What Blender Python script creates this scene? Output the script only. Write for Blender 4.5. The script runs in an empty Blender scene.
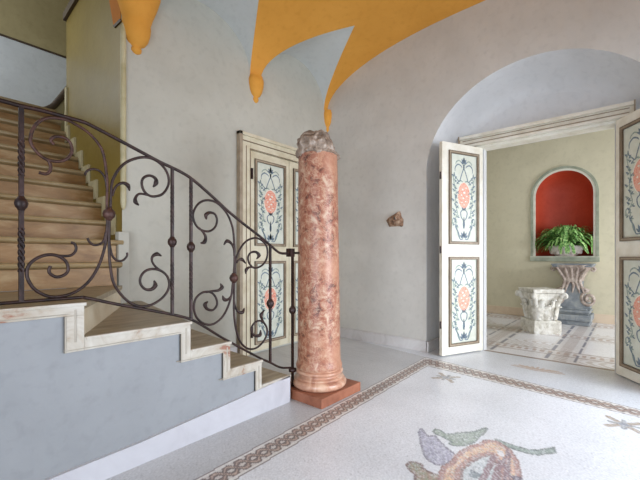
import bpy, math, random
import numpy as np
from mathutils import Vector, Matrix, noise
random.seed(7); rng = np.random.default_rng(5)
S = bpy.context.scene; COL = S.collection
PI = math.pi
# ------------------------------------------------------------------ camera model
F = 365.0; CX = 320.0; HY = 257.0; CH = 1.1
RT = (0.652, -0.758); FW = (0.758, 0.652)
def ray(px):
    a = (px-CX)/F
    return (FW[0]+a*RT[0], FW[1]+a*RT[1])
def onY(px, py, Y):
    d = ray(px); t = Y/d[1]; return (d[0]*t, Y, CH+(HY-py)/F*t)
def onX(px, py, X):
    d = ray(px); t = X/d[0]; return (X, d[1]*t, CH+(HY-py)/F*t)
def onZ(px, py, z=0.0):
    t = (CH-z)*F/(py-HY); d = ray(px); return (d[0]*t, d[1]*t, z)
cam = bpy.data.cameras.new('camera'); co = bpy.data.objects.new('camera', cam); COL.objects.link(co)
cam.sensor_width = 36; cam.lens = F/640*36; cam.shift_y = (HY-240)/640; cam.clip_start = 0.02
co.location = (0, 0, CH); co.rotation_euler = (PI/2, 0, -math.atan2(FW[0], FW[1])); S.camera = co

# ------------------------------------------------------------------ materials
def lin(c):
    return tuple(((v/255)/12.92 if v/255 <= 0.04045 else ((v/255+0.055)/1.055)**2.4) for v in c)
def mat(name, stops, scale=4.0, detail=6, rough=0.6, bump=0.0, bscale=30, metal=0.0, dist=0.0, extra=None, aniso=None):
    """noise driven colour ramp; stops = [(pos,(r,g,b) sRGB 0-255)]"""
    m = bpy.data.materials.new(name); m.use_nodes = True
    nt = m.node_tree; N = nt.nodes; L = nt.links; b = N['Principled BSDF']
    b.inputs['Roughness'].default_value = rough; b.inputs['Metallic'].default_value = metal
    tc = N.new('ShaderNodeTexCoord'); mp = N.new('ShaderNodeMapping'); L.new(tc.outputs['Object'], mp.inputs['Vector'])
    if aniso: mp.inputs['Scale'].default_value = aniso
    nz = N.new('ShaderNodeTexNoise'); nz.inputs['Scale'].default_value = scale; nz.inputs['Detail'].default_value = detail
    nz.inputs['Distortion'].default_value = dist; nz.inputs['Roughness'].default_value = 0.6
    L.new(mp.outputs[0], nz.inputs['Vector'])
    cr = N.new('ShaderNodeValToRGB'); el = cr.color_ramp.elements
    while len(el) > 1: el.remove(el[-1])
    el[0].position = stops[0][0]; el[0].color = (*lin(stops[0][1]), 1)
    for p, c in stops[1:]:
        e = el.new(p); e.color = (*lin(c), 1)
    L.new(nz.outputs['Fac'], cr.inputs['Fac']); out = cr.outputs['Color']
    if extra: out = extra(nt, mp, out)
    L.new(out, b.inputs['Base Color'])
    if bump:
        n2 = N.new('ShaderNodeTexNoise'); n2.inputs['Scale'].default_value = bscale; n2.inputs['Detail'].default_value = 5
        L.new(mp.outputs[0], n2.inputs['Vector'])
        bp = N.new('ShaderNodeBump'); bp.inputs['Strength'].default_value = bump; bp.inputs['Distance'].default_value = 0.01
        L.new(n2.outputs['Fac'], bp.inputs['Height']); L.new(bp.outputs[0], b.inputs['Normal'])
    return m
def speckle(col, scale, lo, hi, amt=1.0):
    def f(nt, mp, out):
        N = nt.nodes; L = nt.links
        nz = N.new('ShaderNodeTexNoise'); nz.inputs['Scale'].default_value = scale; nz.inputs['Detail'].default_value = 4
        L.new(mp.outputs[0], nz.inputs['Vector'])
        mr = N.new('ShaderNodeMapRange'); mr.inputs['From Min'].default_value = lo; mr.inputs['From Max'].default_value = hi
        mr.inputs['To Max'].default_value = amt; L.new(nz.outputs['Fac'], mr.inputs['Value'])
        mx = N.new('ShaderNodeMix'); mx.data_type = 'RGBA'; L.new(mr.outputs[0], mx.inputs[0]); L.new(out, mx.inputs[6])
        mx.inputs[7].default_value = (*lin(col), 1); return mx.outputs[2]
    return f
def plaster(name, c, v=7, rough=0.75, tint=(0, 0, 0)):
    a = tuple(x-v for x in c); b = tuple(x+v+t for x, t in zip(c, tint))
    return mat(name, [(0.3, a), (0.5, c), (0.7, b)], scale=2.2, rough=rough, bump=0.18, bscale=14,
               extra=speckle(tuple(x-18 for x in c), 16, 0.52, 0.78, 0.5))
def stone(name, c1, c2, c3, scale=5, rough=0.5, bump=0.3, bscale=25, dist=0.5, **k):
    return mat(name, [(0.32, c1), (0.5, c2), (0.68, c3)], scale=scale, rough=rough, bump=bump, bscale=bscale, dist=dist, **k)
M = {}
M['wallA'] = plaster('grey_limewash_plaster', (200, 197, 190), 7)
M['wallB'] = plaster('pale_grey_plaster', (188, 186, 174), 6)
M['arch'] = plaster('arch_plaster', (208, 207, 206), 5)
M['stairwall'] = plaster('blue_grey_plaster', (144, 146, 148), 6, rough=0.5)
M['web'] = plaster('lunette_plaster', (204, 207, 204), 4)
M['ochre'] = plaster('ochre_plaster', (224, 158, 62), 5, rough=0.8)
M['ochre_edge'] = plaster('ochre_trim', (196, 120, 36), 4, rough=0.8)
M['olive'] = plaster('olive_painted_wall', (134, 114, 46), 8, rough=0.35)
M['wellback'] = plaster('stairwell_plaster', (168, 156, 116), 8, rough=0.5)
M['wellwhite'] = plaster('stairwell_dado', (206, 212, 216), 8, rough=0.35)
M['cream'] = mat('cream_paint', [(0.35, (196, 184, 154)), (0.6, (214, 205, 180))], scale=6, rough=0.45, bump=0.08, bscale=40)
M['creamdoor'] = mat('aged_cream_paint', [(0.3, (214, 206, 186)), (0.6, (232, 227, 213))], scale=7, rough=0.4, bump=0.1, bscale=40)
M['mould'] = mat('taupe_moulding_paint', [(0.3, (136, 120, 98)), (0.65, (168, 152, 130))], scale=9, rough=0.5)
M['moulddark'] = mat('brown_line_paint', [(0.3, (104, 86, 66)), (0.65, (128, 108, 86))], scale=9, rough=0.5)
M['panel'] = mat('panel_ground_paint', [(0.3, (196, 197, 180)), (0.65, (214, 216, 202))], scale=8, rough=0.45)
M['blue'] = mat('slate_blue_paint', [(0.35, (78, 96, 112)), (0.65, (128, 142, 152))], scale=60, rough=0.5)
M['green'] = mat('grey_green_paint', [(0.35, (118, 136, 128)), (0.65, (160, 172, 160))], scale=60, rough=0.5)
M['redpaint'] = mat('coral_paint', [(0.38, (216, 118, 96)), (0.5, (230, 180, 158)), (0.62, (220, 128, 104))], scale=45, rough=0.5)
M['iron'] = mat('wrought_iron', [(0.35, (30, 20, 18)), (0.6, (58, 38, 34))], scale=18, rough=0.42, metal=0.35, bump=0.25, bscale=60)
M['iron_rust'] = mat('rusty_iron', [(0.35, (48, 29, 24)), (0.6, (84, 54, 45))], scale=22, rough=0.5, metal=0.3, bump=0.3, bscale=70)
def marble_cells(nt, mp, out):
    N = nt.nodes; L = nt.links
    # warped cell breccia with pale veins and blotches
    wz = N.new('ShaderNodeTexNoise'); wz.inputs['Scale'].default_value = 9; wz.inputs['Detail'].default_value = 4
    L.new(mp.outputs[0], wz.inputs['Vector'])
    va = N.new('ShaderNodeVectorMath'); va.operation = 'SCALE'; va.inputs['Scale'].default_value = 0.30; L.new(wz.outputs['Color'], va.inputs[0])
    vb = N.new('ShaderNodeVectorMath'); L.new(mp.outputs[0], vb.inputs[0]); L.new(va.outputs[0], vb.inputs[1])
    vo = N.new('ShaderNodeTexVoronoi'); vo.feature = 'DISTANCE_TO_EDGE'; vo.inputs['Scale'].default_value = 17; L.new(vb.outputs[0], vo.inputs['Vector'])
    mr = N.new('ShaderNodeMapRange'); mr.inputs['From Min'].default_value = 0.0; mr.inputs['From Max'].default_value = 0.09
    mr.inputs['To Min'].default_value = 0.42; mr.inputs['To Max'].default_value = 0.0; L.new(vo.outputs['Distance'], mr.inputs['Value'])
    mx = N.new('ShaderNodeMix'); mx.data_type = 'RGBA'; L.new(mr.outputs[0], mx.inputs[0]); L.new(out, mx.inputs[6]); mx.inputs[7].default_value = (*lin((206, 178, 146)), 1)
    n3 = N.new('ShaderNodeTexNoise'); n3.inputs['Scale'].default_value = 2.6; n3.inputs['Detail'].default_value = 7; L.new(mp.outputs[0], n3.inputs['Vector'])
    m3 = N.new('ShaderNodeMapRange'); m3.inputs['From Min'].default_value = 0.50; m3.inputs['From Max'].default_value = 0.66; m3.inputs['To Max'].default_value = 0.7
    L.new(n3.outputs['Fac'], m3.inputs['Value'])
    m4 = N.new('ShaderNodeMix'); m4.data_type = 'RGBA'; L.new(m3.outputs[0], m4.inputs[0]); L.new(mx.outputs[2], m4.inputs[6]); m4.inputs[7].default_value = (*lin((184, 132, 104)), 1)
    return m4.outputs[2]
M['pink'] = mat('pink_breccia_marble', [(0.34, (100, 58, 46)), (0.45, (152, 92, 70)), (0.55, (168, 116, 92)), (0.66, (194, 164, 140))], scale=16, detail=9, rough=0.42, dist=0.7, extra=marble_cells)
M['pinkbase'] = mat('salmon_marble', [(0.3, (150, 98, 78)), (0.5, (190, 142, 116)), (0.7, (212, 178, 152))], scale=7, detail=8, rough=0.28, dist=1.8)
M['redstone'] = mat('red_stone_plinth', [(0.3, (128, 76, 54)), (0.6, (160, 102, 76))], scale=9, rough=0.5, bump=0.2)
M['fragment'] = stone('weathered_marble', (84, 68, 56), (150, 132, 116), (206, 192, 180), scale=11, rough=0.8, bump=1.0, bscale=30)
M['relief'] = stone('brown_carved_stone', (92, 66, 50), (140, 108, 84), (188, 164, 140), scale=24, rough=0.8, bump=0.8, bscale=60)
M['coping'] = mat('veined_marble_coping', [(0.34, (150, 104, 84)), (0.39, (172, 158, 140)), (0.5, (186, 178, 164)), (0.7, (200, 195, 184))], scale=4.2, detail=7, rough=0.35, dist=2.2)
M['copedge'] = mat('grey_veined_edge', [(0.3, (150, 140, 126)), (0.6, (178, 170, 156))], scale=6, rough=0.4)
M['skirt'] = mat('white_marble_skirting', [(0.3, (176, 174, 178)), (0.5, (188, 186, 190)), (0.7, (197, 196, 200))], scale=2.5, rough=0.3, dist=1.2)
M['skirtA'] = mat('grey_marble_baseboard', [(0.3, (182, 176, 172)), (0.5, (200, 196, 194)), (0.7, (210, 208, 206))], scale=3, rough=0.35, dist=1.2)
M['tread'] = stone('grey_brown_stone_tread', (128, 112, 86), (150, 134, 106), (170, 154, 126), scale=5, rough=0.4, bump=0.1, aniso=(1, 4, 1))
M['riser'] = stone('cream_stone_riser', (196, 178, 146), (214, 200, 172), (226, 214, 190), scale=3, rough=0.4, bump=0.1)
M['upriser'] = stone('golden_stone_riser', (134, 98, 54), (160, 122, 74), (182, 152, 108), scale=4, rough=0.45, bump=0.1, aniso=(1, 3, 3))
M['nosing'] = stone('tan_stone_nosing', (138, 116, 80), (158, 136, 98), (174, 154, 118), scale=4, rough=0.4, bump=0.1)
M['stringer'] = stone('cream_stringer', (164, 152, 112), (186, 176, 138), (200, 192, 158), scale=5, rough=0.5, bump=0.1)
M['dark'] = mat('dark_trim', [(0.3, (58, 46, 34)), (0.6, (80, 64, 46))], scale=8, rough=0.5)
M['niche'] = plaster('red_niche_plaster', (184, 66, 38), 10, rough=0.6)
M['nicheframe'] = mat('sage_grey_frame', [(0.3, (134, 140, 120)), (0.6, (164, 168, 148))], scale=9, rough=0.5)
M['nicheline'] = mat('pale_frame_line', [(0.3, (212, 206, 186)), (0.6, (228, 222, 206))], scale=9, rough=0.5)
M['farwall'] = plaster('warm_cream_plaster', (210, 202, 174), 5)
M['farbase'] = mat('pink_beige_baseboard', [(0.3, (204, 180, 150)), (0.6, (220, 200, 174))], scale=4, rough=0.4)
M['white_stone'] = stone('white_carved_marble', (186, 180, 164), (220, 216, 204), (238, 236, 228), scale=13, rough=0.6, bump=1.0, bscale=38)
M['greystone'] = stone('grey_painted_stone', (116, 122, 128), (140, 146, 150), (164, 166, 164), scale=9, rough=0.6, bump=0.4)
M['pinkgrey'] = stone('pinkish_worn_stone', (140, 122, 112), (172, 156, 144), (204, 190, 178), scale=16, rough=0.6, bump=0.6)
M['leaf'] = mat('fern_green', [(0.36, (52, 104, 38)), (0.5, (112, 164, 76)), (0.62, (186, 216, 140))], scale=34, rough=0.5)
M['potwhite'] = stone('pale_pot', (206, 190, 176), (226, 214, 204), (238, 230, 222), scale=20, rough=0.6, bump=0.8, bscale=50)
# mosaic / terrazzo: the stones' own colours live in a per-vertex attribute
def attr_mat(name, rough):
    m = bpy.data.materials.new(name); m.use_nodes = True; nt = m.node_tree; N = nt.nodes; L = nt.links; b = N['Principled BSDF']
    b.inputs['Roughness'].default_value = rough
    a = N.new('ShaderNodeAttribute'); a.attribute_name = 'tesserae'
    tc = N.new('ShaderNodeTexCoord'); nz = N.new('ShaderNodeTexNoise'); nz.inputs['Scale'].default_value = 90; nz.inputs['Detail'].default_value = 3
    L.new(tc.outputs['Object'], nz.inputs['Vector'])
    n2 = N.new('ShaderNodeTexNoise'); n2.inputs['Scale'].default_value = 1.6; n2.inputs['Detail'].default_value = 6; L.new(tc.outputs['Object'], n2.inputs['Vector'])
    ad = N.new('ShaderNodeMath'); ad.operation = 'ADD'; L.new(nz.outputs['Fac'], ad.inputs[0]); L.new(n2.outputs['Fac'], ad.inputs[1])
    mr = N.new('ShaderNodeMapRange'); mr.inputs['From Min'].default_value = 0.6; mr.inputs['From Max'].default_value = 1.4
    mr.inputs['To Min'].default_value = 0.80; mr.inputs['To Max'].default_value = 1.14; L.new(ad.outputs[0], mr.inputs['Value'])
    mx = N.new('ShaderNodeVectorMath'); mx.operation = 'SCALE'; L.new(a.outputs['Color'], mx.inputs[0]); L.new(mr.outputs[0], mx.inputs['Scale'])
    L.new(mx.outputs[0], b.inputs['Base Color']); return m
M['mosaic'] = attr_mat('marble_mosaic_floor', 0.32)
M['mosaic2'] = attr_mat('patterned_marble_floor', 0.28)

# ------------------------------------------------------------------ mesh helpers
class MB:
    def __init__(s): s.v = []; s.f = []; s.m = []; s.sm = []
    def add(s, vs, fs, mi=0, smooth=False):
        o = len(s.v); s.v += [tuple(v) for v in vs]
        for f in fs: s.f.append(tuple(i+o for i in f)); s.m.append(mi); s.sm.append(smooth)
        return s
    def box(s, a, b, mi=0):
        (x0, y0, z0), (x1, y1, z1) = a, b
        if x0 > x1: x0, x1 = x1, x0
        if y0 > y1: y0, y1 = y1, y0
        if z0 > z1: z0, z1 = z1, z0
        return s.add([(x0,y0,z0),(x1,y0,z0),(x1,y1,z0),(x0,y1,z0),(x0,y0,z1),(x1,y0,z1),(x1,y1,z1),(x0,y1,z1)],
            [(0,3,2,1),(4,5,6,7),(0,1,5,4),(1,2,6,5),(2,3,7,6),(3,0,4,7)], mi)
    def prism(s, base, ext, mi=0, smooth=False):
        """polygon (3D pts) extruded by vector ext"""
        n = len(base); vs = [Vector(p) for p in base]; e = Vector(ext)
        s.add(vs+[p+e for p in vs], [tuple(range(n))[::-1], tuple(range(n, 2*n))], mi)
        s.add(vs+[p+e for p in vs], [(i, (i+1) % n, (i+1) % n+n, i+n) for i in range(n)], mi, smooth); return s
    def grid(s, rows, mi=0, smooth=True, closed=False):
        n = len(rows[0]); vs = [p for r in rows for p in r]; fs = []
        for i in range(len(rows)-1):
            for j in range(n if closed else n-1):
                k = (j+1) % n; fs.append((i*n+j, i*n+k, (i+1)*n+k, (i+1)*n+j))
        return s.add(vs, fs, mi, smooth)
    def lathe(s, prof, c=(0, 0, 0), n=32, mi=0, lean=(0, 0)):
        rows = [[(c[0]+lean[0]*z+r*math.cos(2*PI*k/n), c[1]+lean[1]*z+r*math.sin(2*PI*k/n), c[2]+z) for k in range(n)] for r, z in prof]
        s.grid(rows, mi, True, True)
        s.add(rows[0], [tuple(range(n))[::-1]], mi); s.add(rows[-1], [tuple(range(n))], mi); return s
    def tube(s, pts, r, n=8, mi=0, smooth_pts=4, radii=None):
        P = [Vector(p) for p in pts]; R = radii if radii else [r]*len(P)
        if smooth_pts > 1 and len(P) > 2:
            Q = []; RR = []
            for i in range(len(P)-1):
                p0 = P[max(i-1, 0)]; p1 = P[i]; p2 = P[i+1]; p3 = P[min(i+2, len(P)-1)]
                for k in range(smooth_pts):
                    t = k/smooth_pts
                    Q.append(0.5*((2*p1)+(p2-p0)*t+(2*p0-5*p1+4*p2-p3)*t*t+(3*p1-p0-3*p2+p3)*t**3)); RR.append(R[i]*(1-t)+R[i+1]*t)
            Q.append(P[-1]); RR.append(R[-1]); P = Q; R = RR
        T = [(P[min(i+1, len(P)-1)]-P[max(i-1, 0)]).normalized() for i in range(len(P))]
        up = Vector((0, 0, 1)) if abs(T[0].z) < 0.9 else Vector((0, 1, 0))
        u = (up-T[0]*up.dot(T[0])).normalized(); rows = []
        for p, t, rr in zip(P, T, R):
            u = (u-t*u.dot(t)); u = u.normalized() if u.length > 1e-6 else t.orthogonal().normalized()
            w = t.cross(u); rows.append([p+(u*math.cos(2*PI*k/n)+w*math.sin(2*PI*k/n))*rr for k in range(n)])
        s.grid(rows, mi, True, True); s.add(rows[0], [tuple(range(n))[::-1]], mi); s.add(rows[-1], [tuple(range(n))], mi); return s
    def ball(s, c, r, n=14, mi=0, sc=(1, 1, 1)):
        rows = [[(c[0]+sc[0]*r*math.sin(PI*i/n)*math.cos(2*PI*k/n), c[1]+sc[1]*r*math.sin(PI*i/n)*math.sin(2*PI*k/n), c[2]+sc[2]*r*math.cos(PI*i/n)) for k in range(n)] for i in range(1, n)]
        s.grid(rows, mi, True, True); s.add(rows[0], [tuple(range(n))], mi); s.add(rows[-1], [tuple(range(n))[::-1]], mi); return s
    def build(s, name, mats, parent=None, bevel=0, origin=None):
        me = bpy.data.meshes.new(name); 
        v = s.v
        if origin is not None: v = [(a-origin[0], b-origin[1], c-origin[2]) for a, b, c in v]
        me.from_pydata(v, [], s.f)
        for m in (mats if isinstance(mats, (list, tuple)) else [mats]): me.materials.append(M[m])
        me.polygons.foreach_set('material_index', s.m); me.polygons.foreach_set('use_smooth', s.sm)
        me.update()
        o = bpy.data.objects.new(name, me); COL.objects.link(o)
        if origin is not None: o.location = origin
        if bevel:
            b = o.modifiers.new('bevel', 'BEVEL'); b.width = bevel; b.segments = 2; b.limit_method = 'ANGLE'; b.angle_limit = math.radians(50)
        if parent is not None:
            o.parent = parent
            if origin is None and parent.type == 'EMPTY' and not getattr(s, 'local', False):
                o.matrix_parent_inverse = parent_inv(parent)
        return o
def parent_inv(p):
    return (Matrix.Translation(p.location) @ p.rotation_euler.to_matrix().to_4x4()).inverted()
def sub(mb, name, mats, parent, root, bevel=0):
    """sub-part: world coordinates under a part whose own transform is the root's"""
    o = mb.build(name, mats, None, bevel); o.parent = parent; return o
def tag(o, label=None, cat=None, group=None, kind=None):
    if label: o['label'] = label
    if cat: o['category'] = cat
    if group: o['group'] = group
    if kind: o['kind'] = kind
    return o
def empty(name, loc, rz=0):
    o = bpy.data.objects.new(name, None); COL.objects.link(o); o.location = loc; o.rotation_euler = (0, 0, rz); o.empty_display_size = 0.1
    return o
def struct(o): o['kind'] = 'structure'; return o

# ------------------------------------------------------------------ room numbers
XA = 4.0; YB = 3.3; XD = 4.5; XF = 7.65; WELLX = 1.255; SY = 2.0
SPR = 3.17
# barrel vault (axis along X): ellipse over Y
YC = 1.25; HA = YB-YC; RISE = 0.60
def barrel(y):
    u = min(1, abs(y-YC)/HA); return SPR+RISE*(1-u**2.3)**(1/2.0)
def barrel_inv(z):
    lo, hi = YC, YB
    for _ in range(50):
        m = (lo+hi)/2
        if barrel(m) > z: lo = m
        else: hi = m
    return (lo+hi)/2
ribs = [4.0, 2.70, 1.372, 0.11, -1.19]; RW = 0.08
def groin(x):
    for a, b in zip(ribs[1:], ribs[:-1]):
        if a <= x <= b:
            c = (a+b)/2; h = (b-a)/2-RW; u = abs(x-c)/h
            return YB if u >= 1 else YB-0.93*(1-u)**0.92
    return YB
def lun(x):
    for a, b in zip(ribs[1:], ribs[:-1]):
        if a <= x <= b:
            c = (a+b)/2; h = (b-a)/2-RW; u = abs(x-c)/h
            return SPR if u >= 1 else SPR+0.49*math.sqrt(1-u**2)
    return SPR
XL = -1.19
# ceiling
mb = MB(); xs = []
for a, b in zip(ribs[1:], ribs[:-1]):
    c = (a+b)/2; h = (b-a)/2-RW
    xs += [a]+[c-h*math.cos(PI*k/28) for k in range(29)]
xs = sorted(xs+[4.0]); NY = 40
yside = -0.8
orange = []
for x in xs:
    ys = groin(x)
    th0 = math.acos(max(-1, min(1, (ys-YC)/HA)))
    row = []
    for k in range(NY+1):
        th = th0+(PI-th0)*k/NY; y = YC+HA*math.cos(th); row.append((x, y, barrel(y)))
    orange.append(row)
mb.grid(orange, 0)
web = []
for x in xs:
    z = lun(x); ys = groin(x); zg = barrel(ys)
    web.append([(x, ys+(YB-ys)*k/6, zg+(z-zg)*math.sin(PI/2*k/6)) for k in range(7)])
mb.grid(web, 1)
struct(mb.build('ceiling', ['ochre', 'web']))
# corbels at the foot of each rib
def corbel(px_x, corner=False, k0=1.0):
    mb = MB(); y = YB
    prof = [(0.084, 3.17), (0.084, 3.15), (0.096, 3.135), (0.098, 3.11), (0.094, 3.06), (0.080, 3.0), (0.056, 2.955), (0.040, 2.945), (0.028, 2.93), (0.036, 2.915), (0.034, 2.895), (0.020, 2.878), (0.004, 2.87)]
    if k0 != 1: prof = [(0.20, 3.40), (0.17, 3.30), (0.14, 3.22), (0.125, 3.17), (0.118, 3.15)]+[(r*k0, z) for r, z in prof[2:]]
    n = 20; rows = []
    if corner: prof = [(r*0.8, z) for r, z in prof]
    for r, z in prof:
        if corner: rows.append([(XA-r*math.cos(PI/2*k/n), y-r*math.sin(PI/2*k/n), z) for k in range(n+1)])
        else: rows.append([(px_x+r*math.cos(-PI*k/n), y+r*math.sin(-PI*k/n)*0.9, z) for k in range(n+1)])
    mb.grid(rows, 0); mb.add(rows[0], [tuple(range(n+1))], 0)
    return mb.build('vault_corbel', ['ochre'])
for x, c, l in ((1.372, 0, 'ochre vault corbel with drop finial beside the stairwell opening'), (2.70, 0, 'ochre vault corbel above the painted cupboard, between two lunettes'), (4.0, 1, 'slim ochre corbel in the room corner above the marble column')):
    tag(corbel(x, c, 1.22 if x < 2 else 1.0), l, 'corbel', 'vault corbels')

# wall B (back, with cupboard) : from stairwell edge to corner
def lunwall(name, x0, x1, z0, m, y=YB, thick=0.12):
    mb = MB(); xx = sorted([x for x in xs if x0 < x < x1]+[x0, x1]); lo = [(x, y, z0) for x in xx]; hi = [(x, y, max(lun(x), SPR)) for x in xx]
    mb.grid([lo, hi], 0, False)
    return struct(mb.build(name, [m]))
lunwall('wall_back', WELLX+0.001, XA+0.1, 0, 'wallB')
# wall A with the arched recess
AC = 0.76; AW = 1.06; ASP = 2.05; AR = 0.99
def archz(y):
    u = abs(y-AC)/AW; return ASP+AR*math.sqrt(max(0, 1-u*u))
mb = MB(); NW = 60
ya = [AC+AW*math.cos(PI*k/NW) for k in range(NW+1)]
def vz(y): return barrel(y) if abs(y-YC) <= HA else SPR
lo = [(XA, y, archz(y)) for y in ya]; hi = [(XA, y, max(vz(y), archz(y)+0.02)) for y in ya]
mb.grid([lo, hi], 0, False)
yl = [AC+AW+(YB-AC-AW)*(1-math.cos(PI/2*k/24)) for k in range(25)]
yl = [YB-(YB-AC-AW)*(1-math.sin(PI/2*k/24)) for k in range(25)]
mb.grid([[(XA, y, 0) for y in yl], [(XA, y, vz(y)) for y in yl]], 0, False)
yr = [AC-AW, -0.7, -0.8, -1.4]
mb.grid([[(XA, y, 0) for y in yr], [(XA, y, vz(y)) for y in yr]], 0, False)
struct(mb.build('wall_right', ['wallA']))
# recess: jambs + soffit + door wall
mb = MB()
arc = [(AC+AW, 0.0)]+[(y, archz(y)) for y in ya]+[(AC-AW, 0.0)]
def splay(y, z, t):
    w = max(0, min(1, (z-ASP)/AR)); c = 1-math.cos(PI/2*t)
    return (XA+(XD-XA)*math.sin(PI/2*t), AC+(y-AC)*(1-0.28*c*w-0.03*c), ASP+(z-ASP)*(1-0.22*c*w) if z > ASP else z)
rows = [[splay(y, z, k/14) for y, z in arc] for k in range(15)]
mb.grid(rows, 0); struct(mb.build('wall_recess', ['arch']))
DY0, DY1, DZ = 0.14, 1.34, 2.39
mb = MB()
inner = [splay(y, z, 1) for y, z in arc]
yy = sorted(set([p[1] for p in inner]+[DY0, DY1]))
_iy = [p[1] for p in inner[1:-1]][::-1]; _iz = [p[2] for p in inner[1:-1]][::-1]
def inz(y): return float(np.interp(y, _iy, _iz))
seg = [y for y in yy if DY0 <= y <= DY1]; mb.grid([[(XD, y, DZ) for y in seg], [(XD, y, inz(y)) for y in seg]], 0, False)
for a, b in ((min(yy), DY0), (DY1, max(yy))):
    seg = [y for y in yy if a <= y <= b]; mb.grid([[(XD, y, 0) for y in seg], [(XD, y, inz(y)) for y in seg]], 0, False)
    # back face in the far room
mb.box((XD+0.02, DY1, 0), (XD+0.12, 3.2, 3.1)); mb.box((XD+0.02, -2.2, 0), (XD+0.12, DY0, 3.1)); mb.box((XD+0.02, DY0, DZ), (XD+0.12, DY1, 3.1))
struct(mb.build('wall_doorway', ['arch']))
# door casing
mb = MB()
LY0, LY1 = 0.0, 1.59
mb.box((4.40, LY0, 2.40), (XD, LY1, 2.425), 0)
mb.box((4.44, LY0, 2.425), (XD, LY1, 2.50), 0)
mb.box((4.41, LY0, 2.50), (XD, LY1, 2.535), 0)
mb.box((4.435, LY0+0.03, 2.437), (4.44, LY1-0.03, 2.447), 1); mb.box((4.435, LY0+0.03, 2.478), (4.44, LY1-0.03, 2.488), 1)
mb.box((4.46, LY0+0.1, 2.37), (4.62, LY1-0.15, 2.40), 0)
mb.box((4.40, LY1, 2.40), (XD, LY1+0.012, 2.54), 1); mb.box((4.40, LY0-0.012, 2.40), (XD, LY0, 2.54), 1)
mb.box((4.47, DY1+0.02, 0), (XD, DY1+0.12, 2.40), 0); mb.box((4.47, DY0-0.12, 0), (XD, DY0-0.02, 2.40), 0)
struct(mb.build('trim_1', ['creamdoor', 'mould'], bevel=0.004))

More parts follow.
